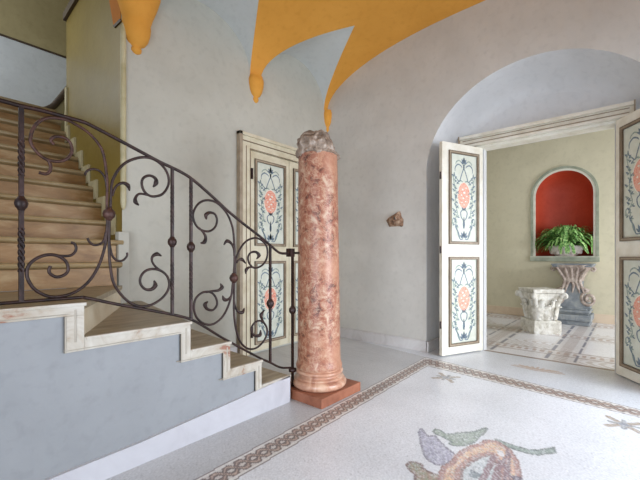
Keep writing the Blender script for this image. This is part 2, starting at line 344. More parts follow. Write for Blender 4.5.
# ------------------------------------------------------------------ painted panels
def cr(pts, k=5):
    P = [Vector((p[0], p[1])) for p in pts]; Q = []
    for i in range(len(P)-1):
        p0 = P[max(i-1, 0)]; p1 = P[i]; p2 = P[i+1]; p3 = P[min(i+2, len(P)-1)]
        for j in range(k):
            t = j/k; Q.append(0.5*((2*p1)+(p2-p0)*t+(2*p0-5*p1+4*p2-p3)*t*t+(3*p1-p0-3*p2+p3)*t**3))
    return Q+[P[-1]]
def ornament(mb, x0, x1, z0, z1, fy, side):
    """flat painted vine, urn and medallion; mb in local coordinates, paint 1 mm in front of y=fy"""
    w = (x1-x0)/2; cx = (x0+x1)/2; h = z1-z0; y1 = fy+side*0.0012; y2 = fy+side*0.0018; y3 = fy+side*0.0024
    def pt(u, v, y): return (cx+u*w, y, z0+v*h)
    def quad(ps, mi, y): mb.add([pt(u, v, y) for u, v in ps], [tuple(range(len(ps)))], mi)
    def rib(pts, wd, mi, y=y1, taper=False):
        for sg in (1, -1):
            Q = cr([(p[0]*sg*w, p[1]*h) for p in pts]); n = len(Q); rows = []
            for i, q in enumerate(Q):
                t = (Q[min(i+1, n-1)]-Q[max(i-1, 0)]); t = t.normalized() if t.length > 0 else Vector((1, 0)); nn = Vector((-t.y, t.x))
                ww = wd*(0.35+0.65*math.sin(PI*min(1, max(0, (i+0.6)/n)))) if taper else wd
                a = q+nn*ww/2; b = q-nn*ww/2; rows.append([(cx+a.x, y, z0+a.y), (cx+b.x, y, z0+b.y)])
            mb.grid(rows, mi, False)
    def leaf(u, v, ang, ln, mi, y=y2):
        for sg in (1, -1):
            c = Vector((u*w*sg, v*h)); d = Vector((math.cos(ang)*sg, math.sin(ang))); nn = Vector((-d.y, d.x))
            ps = [c, c+d*ln*.35+nn*ln*.22, c+d*ln*.75+nn*ln*.13, c+d*ln, c+d*ln*.75-nn*ln*.13, c+d*ln*.35-nn*ln*.22]
            mb.add([(cx+p.x, y, z0+p.y) for p in ps], [tuple(range(6))], mi)
    B, G, R, T = 1, 2, 3, 4
    t = 0.014
    # crowning palmette
    leaf(0.0, 0.90, PI/2, 0.075, B); leaf(0.02, 0.90, 1.0, 0.06, B); leaf(0.02, 0.895, 0.45, 0.055, B)
    rib([(0.05, .885), (.35, .93), (.58, .91), (.62, .885)], t, G, taper=True)
    rib([(0.0, .845), (.0, .89)], t*1.6, B)
    rib([(0.68, .80), (.66, .85), (.45, .885), (.22, .87), (.14, .85)], t*1.1, B, taper=True)
    rib([(0.74, .79), (.70, .75), (.50, .71), (.35, .69), (.22, .75), (.10, .81), (0, .845)], t*.9, B)
    rib([(0.05, .68), (.22, .70), (.36, .69)], t*1.1, G)
    # side vines
    rib([(0.74, .79), (.80, .72), (.72, .64), (.60, .56), (.66, .46), (.58, .38), (.50, .32), (.66, .25), (.55, .17), (.46, .08), (.30, .03)], t*.8, G)
    k = 0
    for v in np.linspace(.74, .16, 22):
        k += 1; u = .66+.10*math.sin(k*1.3)
        leaf(u, v, 0.6 if k % 2 else 2.4, 0.048, B if k % 3 else G); leaf(u-.05, v+.012, -0.5 if k % 2 else 3.4, 0.040, G if k % 3 else B)
    # medallion
    n = 28
    mb.add([pt(.46*math.cos(2*PI*i/n), .53+.148*math.sin(2*PI*i/n), y1) for i in range(n)], [tuple(range(n))], R)
    for sg in (0,):
        rows = [[pt(r*.46*math.cos(2*PI*i/n), .53+r*.148*math.sin(2*PI*i/n), y2) for i in range(n)] for r in (1.0, 1.08)]
        mb.grid(rows, T, False, True)
    for qu, qv, qw, qh in ((-.16, .62, .07, .010), (.10, .60, .09, .012), (-.02, .565, .10, .014), (.20, .535, .06, .009), (-.22, .525, .06, .010), (.05, .50, .08, .011), (-.12, .465, .08, .008), (.16, .45, .07, .008), (-.02, .425, .08, .006)):
        quad([(qu-qw, qv-qh*.4), (qu+qw*.2, qv-qh), (qu+qw, qv), (qu+qw*.4, qv+qh), (qu-qw*.6, qv+qh*.8)], T, y3)
    # lower stem, urn and scrolls
    leaf(0.03, .36, 0.9, 0.05, B); leaf(0.0, .35, PI/2, .045, B)
    rib([(0.02, .37), (.24, .34), (.20, .28), (.02, .24)], t, B, taper=True)
    rib([(0.0, .26), (.05, .20), (0, .15)], t, B)
    rib([(0.0, .28), (.0, .16)], t*.8, B)
    leaf(0.0, .04, PI/2, .085, B); leaf(0.04, .04, 1.1, .075, B); leaf(.08, .035, .7, .06, B)
    rib([(0.05, .03), (.30, .03), (.42, .10), (.62, .16), (.66, .20)], t*1.2, B, taper=True)
    rib([(0.72, .27), (.86, .25), (.84, .21), (.74, .215)], t*.8, G, taper=True)

def panel_set(mbP, mbM, mbL, x0, x1, z0, z1, fy, side):
    """ground + moulding frame around it"""
    w = 0.032
    a = fy; b = fy+side*0.012
    mbM.box((x0-w, a, z0-w), (x0, b, z1+w), 0); mbM.box((x1, a, z0-w), (x1+w, b, z1+w), 0)
    mbM.box((x0, a, z0-w), (x1, b, z0), 0); mbM.box((x0, a, z1), (x1, b, z1+w), 0)
    c = fy+side*0.016; e = 0.008
    for (p, q) in (((x0-w, z0-w), (x0-w+e, z1+w)), ((x1+w-e, z0-w), (x1+w, z1+w)), ((x0-w, z0-w), (x1+w, z0-w+e)), ((x0-w, z1+w-e), (x1+w, z1+w)),
                   ((x0-e, z0-e), (x0, z1+e)), ((x1, z0-e), (x1+e, z1+e)), ((x0, z0-e), (x1, z0)), ((x0, z1), (x1, z1+e))):
        mbM.box((p[0], a, p[1]), (q[0], c, q[1]), 1)
    mbP.add([(x0, fy+side*0.0006, z0), (x1, fy+side*0.0006, z0), (x1, fy+side*0.0006, z1), (x0, fy+side*0.0006, z1)], [(0, 1, 2, 3)], 0)
    ornament(mbP, x0, x1, z0, z1, fy, side)
PM = ['panel', 'blue', 'green', 'redpaint', 'creamdoor']

def door_leaf(name, hinge, d, W, side, label, z1=2.375):
    r = empty(name, (hinge[0], hinge[1], 0), math.atan2(d[1], d[0])); struct(r); tag(r, label, 'door')
    mb = MB(); mb.local = True; th = 0.045; y0 = -side*th
    mb.box((0, min(y0, 0), 0.012), (W, max(y0, 0), z1)); mb.build('leaf_board', ['creamdoor'], r, bevel=0.004)
    for z0p, z1p in ((0.135, 1.07), (1.275, 2.255)):
        p = MB(); p.local = True; m = MB(); m.local = True
        panel_set(p, m, None, 0.105, W-0.125, z0p, z1p, 0.0, side)
        po = p.build('painted_panel', PM, r); m.build('panel_moulding', ['mould', 'moulddark'], r)
    for z in (0.35, 1.18, 2.0):
        h = MB(); h.local = True; h.tube([(W+0.004, y0*0.5, z-0.04), (W+0.004, y0*0.5, z+0.04)], 0.009, smooth_pts=1); h.build('hinge', ['iron'], r)
    return r
door_leaf('door_1', (XD-0.02, DY1+0.0), (-0.913, 0.408), 0.625, 1, 'left leaf of the open arched doorway, painted panels with red medallions')
door_leaf('door_2', (4.40, 0.13), (-0.825, -0.565), 0.66, -1, 'right leaf of the open arched doorway, cut off by the photo edge')

# ------------------------------------------------------------------ wall cupboard
cup = tag(empty('wall_cupboard', (3.2, YB, 0)), 'tall cream painted double-door wall cupboard with blue scrollwork, behind the column and railing', 'cupboard')
mb = MB(); CZ = 2.46
mb.box((2.45, YB-0.035, 0), (2.60, YB, CZ), 0); mb.box((3.83, YB-0.035, 0), (3.97, YB, CZ), 0); mb.box((2.60, YB-0.035, 2.31), (3.83, YB, CZ), 0)
mb.box((2.435, YB-0.06, 0), (2.475, YB, CZ+0.02), 1); mb.box((2.435, YB-0.06, CZ-0.015), (3.985, YB, CZ+0.02), 0)
mb.box((2.475, YB-0.045, 2.385), (3.97, YB-0.03, 2.395), 2); mb.box((2.535, YB-0.04, 0.0), (2.545, YB-0.034, 2.34), 2)
mb.box((2.59, YB-0.04, 0.0), (2.60, YB-0.034, 2.32), 2); mb.box((2.59, YB-0.04, 2.31), (3.84, YB-0.034, 2.32), 2)
mb.build('frame', ['cream', 'mould', 'moulddark'], cup, bevel=0.003)
for a, b in ((2.603, 3.214), (3.221, 3.828)):
    mb = MB(); mb.box((a, YB-0.022, 0.02), (b, YB, 2.305)); dr = mb.build('door', ['cream'], cup, bevel=0.003)
    for z0p, z1p in ((0.13, 1.02), (1.26, 2.19)):
        p = MB(); m = MB(); panel_set(p, m, None, a+0.095, b-0.095, z0p, z1p, YB-0.022, -1)
        sub(p, 'painted_panel', PM, dr, cup); sub(m, 'panel_moulding', ['mould', 'moulddark'], dr, cup)
    hx = a+0.012 if a < 3 else b-0.012
    for z in (0.25, 2.04):
        h = MB(); h.box((hx-0.01, YB-0.05, z-0.06), (hx+0.012, YB-0.02, z+0.06)); sub(h, 'hinge', ['iron'], dr, cup)

# ------------------------------------------------------------------ staircase
st = tag(empty('staircase', (1.2, 2.0, 0)), 'marble edged stone staircase rising left then turning up into the olive stairwell', 'staircase'); struct(st)
RH = 0.176
ex = [1.945, 1.668, 1.405, 1.125, 0.575]      # front riser position of each step along the side wall
zt = [RH*(i+1) for i in range(5)]
zt = [0.198, 0.372, 0.548, 0.715, 0.880]
XW = -1.0; TW = 1.30
back = [1.945, 1.72, 1.55, 1.40, 1.14]      # riser position where it meets the back wall (winders)
# side wall body
prof = [(XW, 0)]+[(ex[0], 0)]
for i in range(5):
    prof.append((ex[i], zt[i]-0.03))
    prof.append((ex[i+1] if i < 4 else XW, zt[i]-0.03))
mb = MB(); mb.prism([(x, SY, z) for x, z in prof], (0, 0.08, 0)); mb.build('side_wall', ['stairwall'], st)
# treads and risers of the lower flight
for i in range(5):
    x0 = ex[i]; b0 = back[i]; x1 = (ex[i+1] if i < 4 else XW); b1 = (back[i+1] if i < 4 else XW); y1 = YB-0.005 if i < 4 else 3.02
    mb = MB(); z = zt[i]
    base = [(x0+0.012, SY-0.004, z-0.03), (b0+0.012, y1, z-0.03), (b1-0.03, y1, z-0.03), (x1-0.03, SY-0.004, z-0.03)]
    mb.prism(base, (0, 0, 0.03)); mb.build('tread', ['tread'], st, bevel=0.004)
    mb = MB(); zb = (zt[i-1] if i else 0); mb.prism([(x0, SY+0.002, zb), (b0, y1, zb), (b0-0.03, y1, zb), (x0-0.03, SY+0.002, zb)], (0, 0, z-0.03-zb)); mb.build('riser', ['riser' if i else 'coping'], st)
# marble coping bands on the side wall
yc = SY-0.014
for i in range(5):
    mb = MB(); x1 = ex[i+1] if i < 4 else XW; z = zt[i]; x0 = ex[i]+0.012; bw = 0.06 if i < 4 else 0.055
    zb = zt[i-1] if i else 0.0
    mb.box((x1+0.012 if i < 4 else x1, yc, z-bw), (x0, SY, z+0.002), 0)
    mb.box((x1+0.02 if i < 4 else x1, yc-0.006, z-0.012), (x0+0.008, SY, z+0.004), 2)
    mb.box((x1-0.07 if i < 4 else x1, yc-0.003, z-bw+0.008), (x0-0.06, SY, z-bw+0.012), 1)
    vb = zb-0.06 if i else 0.0
    w = 0.08 if i == 4 else (0.062 if i == 3 else 0.056)
    if i: mb.box((x0-w, yc, vb), (x0, SY, z-bw), 0)
    else: mb.box((x0-0.05, yc, vb), (x0, SY, z-bw), 0)
    if i:
        mb.box((x0-w*0.52, yc-0.003, vb+0.045), (x0-w*0.52+0.008, SY, z-bw*0.5), 1); mb.box((x0-w, yc-0.003, vb), (x0-w+0.006, SY, z-bw), 1)
    mb.build('coping', ['coping', 'copedge', 'coping'], st, bevel=0.002)
# skirting along the floor
mb = MB()
sk = [(-1.0, 0.12), (0.35, 0.12)]
top = [onY(p, q, SY) for p, q in ((43.8, 479.5), (90, 461), (137.8, 442), (190, 419), (240, 397), (285, 376))]
poly = [(XW, yc-0.006, 0), (ex[0]+0.01, yc-0.006, 0), (ex[0]+0.01, yc-0.006, top[-1][2])]+[(p[0], yc-0.006, p[2]) for p in reversed(top[:-1])]+[(XW, yc-0.006, top[0][2]*0.9)]
mb.prism(poly, (0, 0.02, 0)); mb.build('skirting', ['skirt'], st, bevel=0.003)
# plaster pier beside the first upper steps
mb = MB(); mb.box((1.20, 3.225, 0.0), (1.285, YB, 1.31)); mb.build('end_block', ['wallB'], st, bevel=0.006)
# upper flight
NS = 11; UR = 0.18
yn = [3.02, 3.22, 3.52]+[3.74+0.215*k for k in range(12)]
for k in range(NS):
    z = 0.880+UR*(k+1); y0 = yn[k]; xr = (1.125, 1.195)[k] if k < 2 else 1.255
    xr2 = (1.15, 1.235)[k] if k < 2 else WELLX
    mb = MB(); y1 = yn[k+1] if k < NS-1 else 6.9
    mb.box((-1.0, y0+0.04, z-UR), (xr, y0+0.07, z-0.038), 0)
    mb.build('riser', ['upriser'], st)
    mb = MB()
    # moulded nosing: rounded front
    pr = [(y1+0.06, z), (y0+0.01, z)]+[(y0+0.01-0.019*math.sin(PI*j/6), z-0.019+0.019*math.cos(PI*j/6)) for j in range(1, 6)]+[(y0+0.01, z-0.038), (y0+0.037, z-0.046), (y1+0.06, z-0.046)]
    mb.prism([(-1.0, y, zz) for y, zz in pr], (xr2+1.0, 0, 0)); mb.build('tread', ['nosing'], st)
ztop = 0.88+UR*NS

# stairwell: right wall (olive) with zigzag stringer, back wall, ceiling
ZW = 4.6; YE = 4.85
mb = MB()
p1 = onX(67, 20, WELLX); p2 = onX(79, 0, WELLX)
sl = (p2[2]-p1[2])/(p2[1]-p1[1])
polyw = [(WELLX, YB+0.003, 0), (WELLX, YE, 0), (WELLX, YE, p1[2]), (WELLX, p2[1]-0.2, p2[2]-0.2*sl), (WELLX, YB+0.003, p2[2]-0.2*sl)]
mb.prism(polyw, (0.12, 0, 0)); struct(mb.build('wall_stairwell', ['olive']))
mb = MB()
mb.prism([(WELLX-0.03, YE+0.02, p1[2]-0.0), (WELLX-0.03, p2[1]-0.2, p2[2]-0.2*sl), (WELLX-0.03, p2[1]-0.2, p2[2]-0.2*sl+0.09), (WELLX-0.03, YE+0.02, p1[2]+0.08)], (0.16, 0, 0))
struct(mb.build('trim_2', ['dark']))
# back wall: dado + upper
YK = 6.6
zd = onY(34, 46, YK)[2]
mb = MB(); mb.box((-2.2, YK, 0), (3.2, YK+0.1, zd)); struct(mb.build('wall_stairwell_dado', ['wellwhite']))
mb = MB(); mb.box((-2.2, YK, zd), (3.2, YK+0.1, 6.6)); struct(mb.build('wall_stairwell_back', ['wellback']))
mb = MB(); mb.box((-2.2, YK-0.012, zd-0.02), (3.2, YK, zd+0.006)); struct(mb.build('trim_3', ['dark']))
mb = MB(); mb.box((WELLX+1.6, YE, 0), (WELLX+1.7, YK, 6.6)); struct(mb.build('wall_stairwell_far', ['wellback']))
mb = MB(); mb.box((WELLX+0.12, YE-0.1, 0), (WELLX+1.7, YE, 6.6)); struct(mb.build('wall_stairwell_return', ['wellback']))
mb = MB(); mb.box((-1.1, YB, 0), (-1.0, 5.3, 6.6)); mb.box((-1.1, 6.55, 0), (-1.0, YK, 6.6)); mb.box((-1.1, 5.3, 0), (-1.0, 6.55, 3.3)); mb.box((-1.1, 5.3, 5.0), (-1.0, 6.55, 6.6)); struct(mb.build('wall_stairwell_light_block', ['wellback']))  # unseen left wall, added to block world light and darken the stairwell
mb = MB(); mb.box((-2.2, YB, 6.6), (3.2, YK+0.1, 6.7)); struct(mb.build('ceiling_stairwell', ['wellback']))
mb = MB(); q = [onX(a, b, WELLX-0.004) for a, b in ((107, -12), (113.5, 26), (120.3, 19), (120.3, -12))]
mb.prism(q, (0.004, 0, 0), 0); q = [onX(a, b, WELLX-0.012) for a, b in ((112.6, 26), (114, 27.6), (120.8, 20.6), (119.6, 18.6))]; mb.prism(q, (0.012, 0, 0), 1); struct(mb.build('trim_6', ['ochre_edge', 'dark']))
# zigzag stringer on the olive wall
mb = MB(); t = 0.10
pts_lo = []; pts_hi = []
for k in range(2, 9):
    z = 0.880+UR*(k+1); y0 = yn[k]
    zb = z-UR
    y0p = y0-0.02
    y1 = min(yn[k+1]-0.02, YE)
    mb.box((WELLX-0.018, y0p-0.075, zb+0.055), (WELLX-0.001, y0p, z+0.055))
    if y1-0.075 > y0p: mb.box((WELLX-0.018, y0p+0.0005, z-0.01), (WELLX-0.001, y1-0.0755, z+0.055))
    if y1 >= YE: break
mb.build('stringer', ['stringer'], st)
mb = MB(); mb.box((WELLX-0.016, YE-0.05, 2.1), (WELLX, YE+0.005, 3.0)); struct(mb.build('trim_5', ['stringer']))
# corner bead
mb = MB(); c = (1.262, YB-0.008)
mb.lathe([(0.004, 1.50), (0.016, 1.52), (0.023, 1.56), (0.023, 3.00), (0.018, 3.06), (0.006, 3.10)], (c[0], c[1], 0), 16)
struct(mb.build('trim_4', ['stringer']))

# handrail inside the stairwell
YH = 5.35
mb = MB(); pts = [onY(p, q, YH) for p, q in ((-20, 119), (0, 116), (20, 113), (40, 111), (52, 107), (58, 101), (63, 95), (68, 89), (73, 84))]
mb.tube(pts, 0.035); hr = mb.build('stairwell_handrail', ['dark'])
tag(hr, 'dark handrail curving up at the top of the upper flight', 'handrail')
# landing parapet under it
mb = MB(); 
base = [onY(p, q, YH) for p, q in ((-20, 119), (0, 117), (20, 114), (40, 112), (52, 109), (58, 103), (63, 97), (68, 91))]
lowz = 2.3
mb.prism([(a, YH+0.01, b) for a, _, b in base]+[(base[-1][0], YH+0.01, lowz), (base[0][0], YH+0.01, lowz)], (0, 0.06, 0)); mb.build('parapet', ['wellback'], st)

# ------------------------------------------------------------------ iron railing (in the plane just inside the stair edge)
YR = 2.055
ra = tag(empty('iron_railing', (1.9, YR, 0)), 'wrought iron stair railing with C scrolls, twisted balusters and round knots', 'railing')
def rp(p): return [onY(a, b, YR) for a, b in p]
hand = [(-40, 93), (-20, 96), (0, 100.3), (21, 106), (40, 110), (60, 115.4), (75, 119.5), (86, 123), (100, 130), (115, 138), (137.5, 150), (160, 162), (180, 171.5), (194, 180.6), (215, 199), (227.5, 210.6), (242.5, 223), (260, 236.5), (270, 245), (279, 252.5), (286, 253.5), (294, 253.5)]
mb = MB(); mb.tube(rp(hand), 0.0098, 8); mb.build('handrail', ['iron'], ra)
bot = [(-40, 306.5), (0, 303.5), (40, 300.5), (80, 297.5), (86, 297.8), (121, 305), (160, 312), (180, 316.2), (192.5, 320), (205, 327), (221, 337), (242, 348.5), (258, 357), (270, 362.5), (281, 367.5), (292, 367.5)]
mb = MB(); mb.tube(rp(bot), 0.0082, 8); mb.build('bottom_rail', ['iron'], ra)
def twist(mb, p0, p1, r, turns):
    a = Vector(p0); b = Vector(p1); n = int(14*turns)+4; rows = []
    for i in range(n+1):
        t = i/n; c = a.lerp(b, t); ph = turns*2*PI*t
        rows.append([(c.x+r*math.cos(ph+PI/2*k), c.y+r*math.sin(ph+PI/2*k), c.z) for k in range(4)])
    mb.grid(rows, 0, False, True)
def baluster(xt, yt, xb, yb, kx, ky, kr, tws, r=0.0105):
    A = Vector(onY(xt, yt, YR)); B = Vector(onY(xb, yb, YR)); x = (A.x+B.x)/2; A.x = x; B.x = x
    mb = MB(); mb.box((x-r*0.72, YR-r*0.72, B.z), (x+r*0.72, YR+r*0.72, A.z))
    for a, b in tws:
        za = onY(xt, a, YR)[2]; zb = onY(xt, b, YR)[2]; twist(mb, (x, YR, za), (x, YR, zb), r*1.08, abs(za-zb)/0.11)
    o = mb.build('baluster', ['iron'], ra)
    K = onY(kx, ky, YR); m2 = MB(); R = kr
    m2.lathe([(0.008, -1.25*R), (0.5*R, -1.15*R), (0.55*R, -0.95*R), (0.85*R, -0.6*R), (1.0*R, 0), (0.85*R, 0.6*R), (0.55*R, 0.95*R), (0.5*R, 1.15*R), (0.008, 1.25*R)], (x, YR, K[2]), 16)
    sub(m2, 'knot', ['iron'], o, ra); return x
baluster(22, 106, 20.5, 302, 21, 203.5, 0.026, [(140, 176), (228, 272)], r=0.0125)
baluster(172.5, 168, 172, 315, 173, 242, 0.026, [(185, 225), (262, 300)])
baluster(191, 178, 191, 320, 191, 247, 0.026, [(185, 225), (262, 300)])
baluster(270, 246, 270.5, 362, 270.5, 303.5, 0.029, [(262, 290), (320, 345)])
xn = baluster(292.5, 254, 292.5, 400, 292.5, 310, 0.029, [(262, 296), (322, 352)], r=0.0115)
mb = MB(); z = onY(292, 253, YR)[2]; mb.box((xn-0.045, YR-0.025, z-0.03), (xn+0.0, YR+0.025, z+0.035)); mb.tube([(xn, YR, z), (2.08, 2.0, z)], 0.009, smooth_pts=1); mb.build('wall_tie', ['iron'], ra)
mb = MB(); z = onY(292, 370, YR)[2]; mb.lathe([(0.01, -0.02), (0.03, -0.012), (0.03, 0.012), (0.01, 0.02)], (xn, YR, z), 14); mb.build('collar', ['iron'], ra); mb = MB(); mb.lathe([(0.03, 0), (0.026, 0.025), (0.012, 0.05)], (xn, YR, 0), 14); mb.build('foot', ['iron'], ra)
def scroll(pts, r=0.0092, leaf=False, leaf0=False, mt='iron'):
    r *= 0.80; P = rp(pts); n = len(P); R = [r]*n
    if leaf: R[-1] = r*0.5; R[-2] = r*1.9; 
    if leaf and n > 4: R[-3] = r*1.3
    if leaf0: R[0] = r*0.5; R[1] = r*1.7
    mb = MB(); mb.tube(P, r, 8, radii=R); mb.build('scroll', [mt], ra)
# first unit
scroll([(107,212),(107,200),(107,180),(103.7,155),(97.5,142.5),(87.5,132),(75,124),(65,119.5),(50,117.8),(40,121),(33,129),(30.6,137.5),(31,143),(36,151),(44,158),(56,161.5),(66,159.5),(71.5,153),(71.5,146),(68,140),(62,137),(54,137),(51,140.5),(54,144.5)], mt='iron_rust')
scroll([(44,158),(48.5,161),(50.6,166),(50,171),(46,174),(39,172.5)], leaf=False, mt='iron_rust')
scroll([(107,190),(106,182),(104,176),(99,170.6),(92.5,169),(87,171),(85,175)], 0.0075)
scroll([(110.5,212),(110.5,203),(111,195),(112,182.5),(117.5,171),(126,162.5),(137.5,158),(147.5,157.5),(156,160.6),(164,167.5),(168.5,177),(168,186),(162.5,194),(154,196.5),(147.5,194.5),(143,189),(141.8,182),(144,177.5),(150,175.6),(155.3,178.5),(156,183),(153,187)], leaf=True)
scroll([(150,195.6),(142,193.8),(138,194.5),(135.5,198),(135.5,202),(139,205.3)], 0.008, leaf=True)
scroll([(112.5,196),(114,190),(117.5,185),(123,183),(128,185.5),(129.5,191)], 0.008, leaf=True)
scroll([(107.5,216),(107.3,225),(106,239),(104,250),(99,265),(90,280),(77,291),(63,296),(50,296.6),(40,293),(32.5,287),(27.2,277),(28,267),(35,259.3),(46,255),(57,255.6),(65.5,261),(68.3,269),(65,274.5),(57,277),(50.5,274),(49,270),(50.6,266)])
scroll([(54,255.2),(62,256),(70,255.6),(74.6,252.5),(76.2,248),(74.5,243.8),(71,242.5)], 0.008)
scroll([(106,232),(104,240),(100,244),(94,245),(89.5,242),(87.5,238)], 0.0075)
scroll([(109.5,216),(109.2,228),(109,245),(110,264),(113,281),(119,292),(129,302),(141,306.5),(152,304.5),(161,299),(167,292),(169.3,284),(167,276),(160.5,270.5),(152.5,269),(145,271.3),(140.5,277.5),(140.6,284),(145,289),(151,289.5),(155.3,285.5),(154,280.5)], leaf=True)
scroll([(161,271),(155,266),(152,261),(152.6,256.5),(157,254),(161.5,256)], 0.008, leaf=True)
scroll([(109.3,240),(110.3,248),(112.5,256),(117.5,260.6),(123,260.3),(127,256),(127,252.5)], 0.0075)
# second unit
scroll([(233.5,276),(234.5,262),(234.5,250),(234,240),(232.5,227.5),(227.5,214.5),(219,204.5),(211,200.6),(203,201),(196.5,206),(193,215),(195.3,224),(201,229.8),(209,231.3),(214.8,227.5),(217,220.6),(215,214.3),(210,212.6),(206,215),(206.5,219.5)], leaf=True)
scroll([(199,228),(203,232),(205.6,237),(204.5,242),(200.6,243)], 0.009, leaf=True)
scroll([(234.3,256),(233.8,249),(231.3,243.4),(227,241),(223.8,245)], 0.0085, leaf=True)
scroll([(235,276),(235,268),(236,259),(240,249),(246.5,241),(255,238),(262,240.6),(267,247.5),(267,257.5),(262.5,265),(255,268),(250,264.5),(248,258),(250.5,252.8),(256,252),(259,255.5),(256.5,259)], leaf=True)
scroll([(257,267.8),(250,267.2),(246.4,269.5),(245.8,274)], 0.0085, leaf=True)
scroll([(236.5,263),(238.5,260),(242,259.3),(245.6,263.5)], 0.0085, leaf=True)
scroll([(233,281),(232.3,288),(231,297),(227,309),(221,318.5),(212.5,324.3),(204,323.6),(197,318),(194,309),(195.5,299),(202,292.8),(210,292),(215.5,297),(217,304.5),(213,310),(207.2,309),(205,304.5),(208,301.5)], leaf=True)
scroll([(206,292.2),(213,291),(218.5,290.3),(222,287.3),(220.4,283.5)], 0.009, leaf=True)
scroll([(232.2,292),(231,296),(228,299.5),(224.3,299.5),(222.5,295.5)], 0.0085, leaf=True)
scroll([(234.3,281),(234,295),(234,312),(236,329),(240.5,342),(248,348.7),(256,348),(263,342),(267,334),(266.3,326.5),(261,320.8),(254.5,322.8),(251.3,329.5),(254.5,335.5),(260,335),(260.5,330)], leaf=True)
scroll([(265.5,325),(262.5,320),(261.2,315),(264.5,310)], 0.009, leaf=True)
scroll([(234,300),(235,306),(238,311.5),(242.5,312.3),(244.3,308)], 0.0085, leaf=True)
for (a, b, R) in ((109, 214, 0.030), (233.8, 278, 0.030)):
    K = onY(a, b, YR); mb = MB(); mb.lathe([(0.004, -1.15*R), (0.45*R, -1.1*R), (0.5*R, -0.9*R), (0.85*R, -0.55*R), (R, 0), (0.85*R, 0.55*R), (0.5*R, 0.9*R), (0.45*R, 1.1*R), (0.004, 1.15*R)], (K[0], YR, K[2]), 16); mb.build('knot', ['iron_rust'], ra)

# ------------------------------------------------------------------ marble column
cc = (2.235, 1.93)
colm = tag(empty('marble_column', (cc[0], cc[1], 0)), 'mottled pink marble column on moulded base, red stone plinth and broken top', 'column')
lx = -0.006*RT[0]; ly = -0.006*RT[1]
mb = MB(); mb.box((cc[0]-0.235, cc[1]-0.225, 0.0), (cc[0]+0.26, cc[1]+0.225, 0.072)); mb.build('plinth', ['redstone'], colm, bevel=0.004)
mb = MB()
def torus_prof(r, z, h, n=8): return [(r+h*math.cos(-PI/2+PI*k/n), z+h+h*math.sin(-PI/2+PI*k/n)) for k in range(n+1)]
pr = torus_prof(0.185, 0.072, 0.034)+[(0.182, 0.142), (0.196, 0.146), (0.196, 0.154), (0.176, 0.158), (0.164, 0.168), (0.168, 0.178)]+torus_prof(0.176, 0.180, 0.016, 8)+[(0.170, 0.214), (0.180, 0.218), (0.180, 0.226), (0.168, 0.23)]
mb.lathe(pr, (cc[0], cc[1], 0), 48); mb.build('base_moulding', ['pinkbase'], colm)
mb = MB()
pr = [(0.185, 0.225), (0.187, 0.24), (0.182, 0.255), (0.176, 0.27), (0.173, 0.30), (0.171, 0.5), (0.168, 0.9), (0.164, 1.3), (0.160, 1.7), (0.157, 1.89), (0.155, 1.915)]
mb.lathe(pr, (cc[0], cc[1], 0), 56, lean=(lx, ly)); mb.build('shaft', ['pink'], colm)
# broken capital: jagged stone
mb = MB(); tx = cc[0]+lx*2; ty = cc[1]+ly*2; n = 36; rows = []
def rt(a): # horizontal screen-right component of direction a
    return math.cos(a)*RT[0]+math.sin(a)*RT[1]
for j, (z, r) in enumerate([(1.905, 0.145), (1.912, 0.166), (1.928, 0.170), (1.95, 0.158), (1.99, 0.160), (2.03, 0.156), (2.065, 0.138), (2.09, 0.10), (2.095, 0.05)]):
    row = []
    for k in range(n):
        a = 2*PI*k/n; q = rt(a); rr = r
        zz = z; h = j/8
        rr *= 1+0.16*h*noise.noise(Vector((math.cos(a)*2.2, math.sin(a)*2.2, z*9)))*3.4
        if q > 0: rr *= 1-0.50*q*h*(1 if h > .2 else .3)
        if j in (1, 2) and q > 0.5: rr *= 1.06
        zz = z+0.02*noise.noise(Vector((math.cos(a)*3, math.sin(a)*3, 4+j*.3)))*h*2
        row.append((tx+rr*math.cos(a), ty+rr*math.sin(a), zz))
    rows.append(row)
mb.grid(rows, 0, False, True); mb.add(rows[-1], [tuple(range(n))]); mb.add(rows[0], [tuple(range(n))[::-1]])
cf = mb.build('broken_capital', ['fragment'], colm)
dm = cf.modifiers.new('sub', 'SUBSURF'); dm.subdivision_type = 'SIMPLE'; dm.levels = 2; dm.render_levels = 2
tx_ = bpy.data.textures.new('rock', 'CLOUDS'); tx_.noise_scale = 0.075; tx_.noise_depth = 4
d2 = cf.modifiers.new('disp', 'DISPLACE'); d2.texture = tx_; d2.strength = 0.06; d2.mid_level = 0.5

# stone fragment set in the right wall
mb = MB(); cy, cz = onX(395.5, 220, XA)[1:]
out = [onX(a, b, XA) for a, b in ((386.5, 220.5), (389, 217), (394, 214.3), (400, 211), (401.5, 217), (403.5, 220), (403, 226), (396, 226.5), (389.5, 226.5))]
mid = [(XA-0.035, cy+(p[1]-cy)*0.72, cz+(p[2]-cz)*0.72) for p in out]
rows = [out, mid, [(XA-0.05-0.02*math.sin(i*2.1), cy+(p[1]-cy)*0.35, cz+(p[2]-cz)*0.35) for i, p in enumerate(out)]]
mb.grid(rows, 0, False, True); mb.add(rows[-1], [tuple(range(len(out)))])
rf = mb.build('stone_fragment', ['relief']); s_ = rf.modifiers.new('s', 'SUBSURF'); s_.subdivision_type = 'SIMPLE'; s_.levels = 3; s_.render_levels = 3
d3 = rf.modifiers.new('d', 'DISPLACE'); d3.texture = tx_; d3.strength = 0.03; d3.mid_level = 0.6
tag(rf, 'small brown carved stone fragment set in the grey wall beside the arch', 'stone fragment')

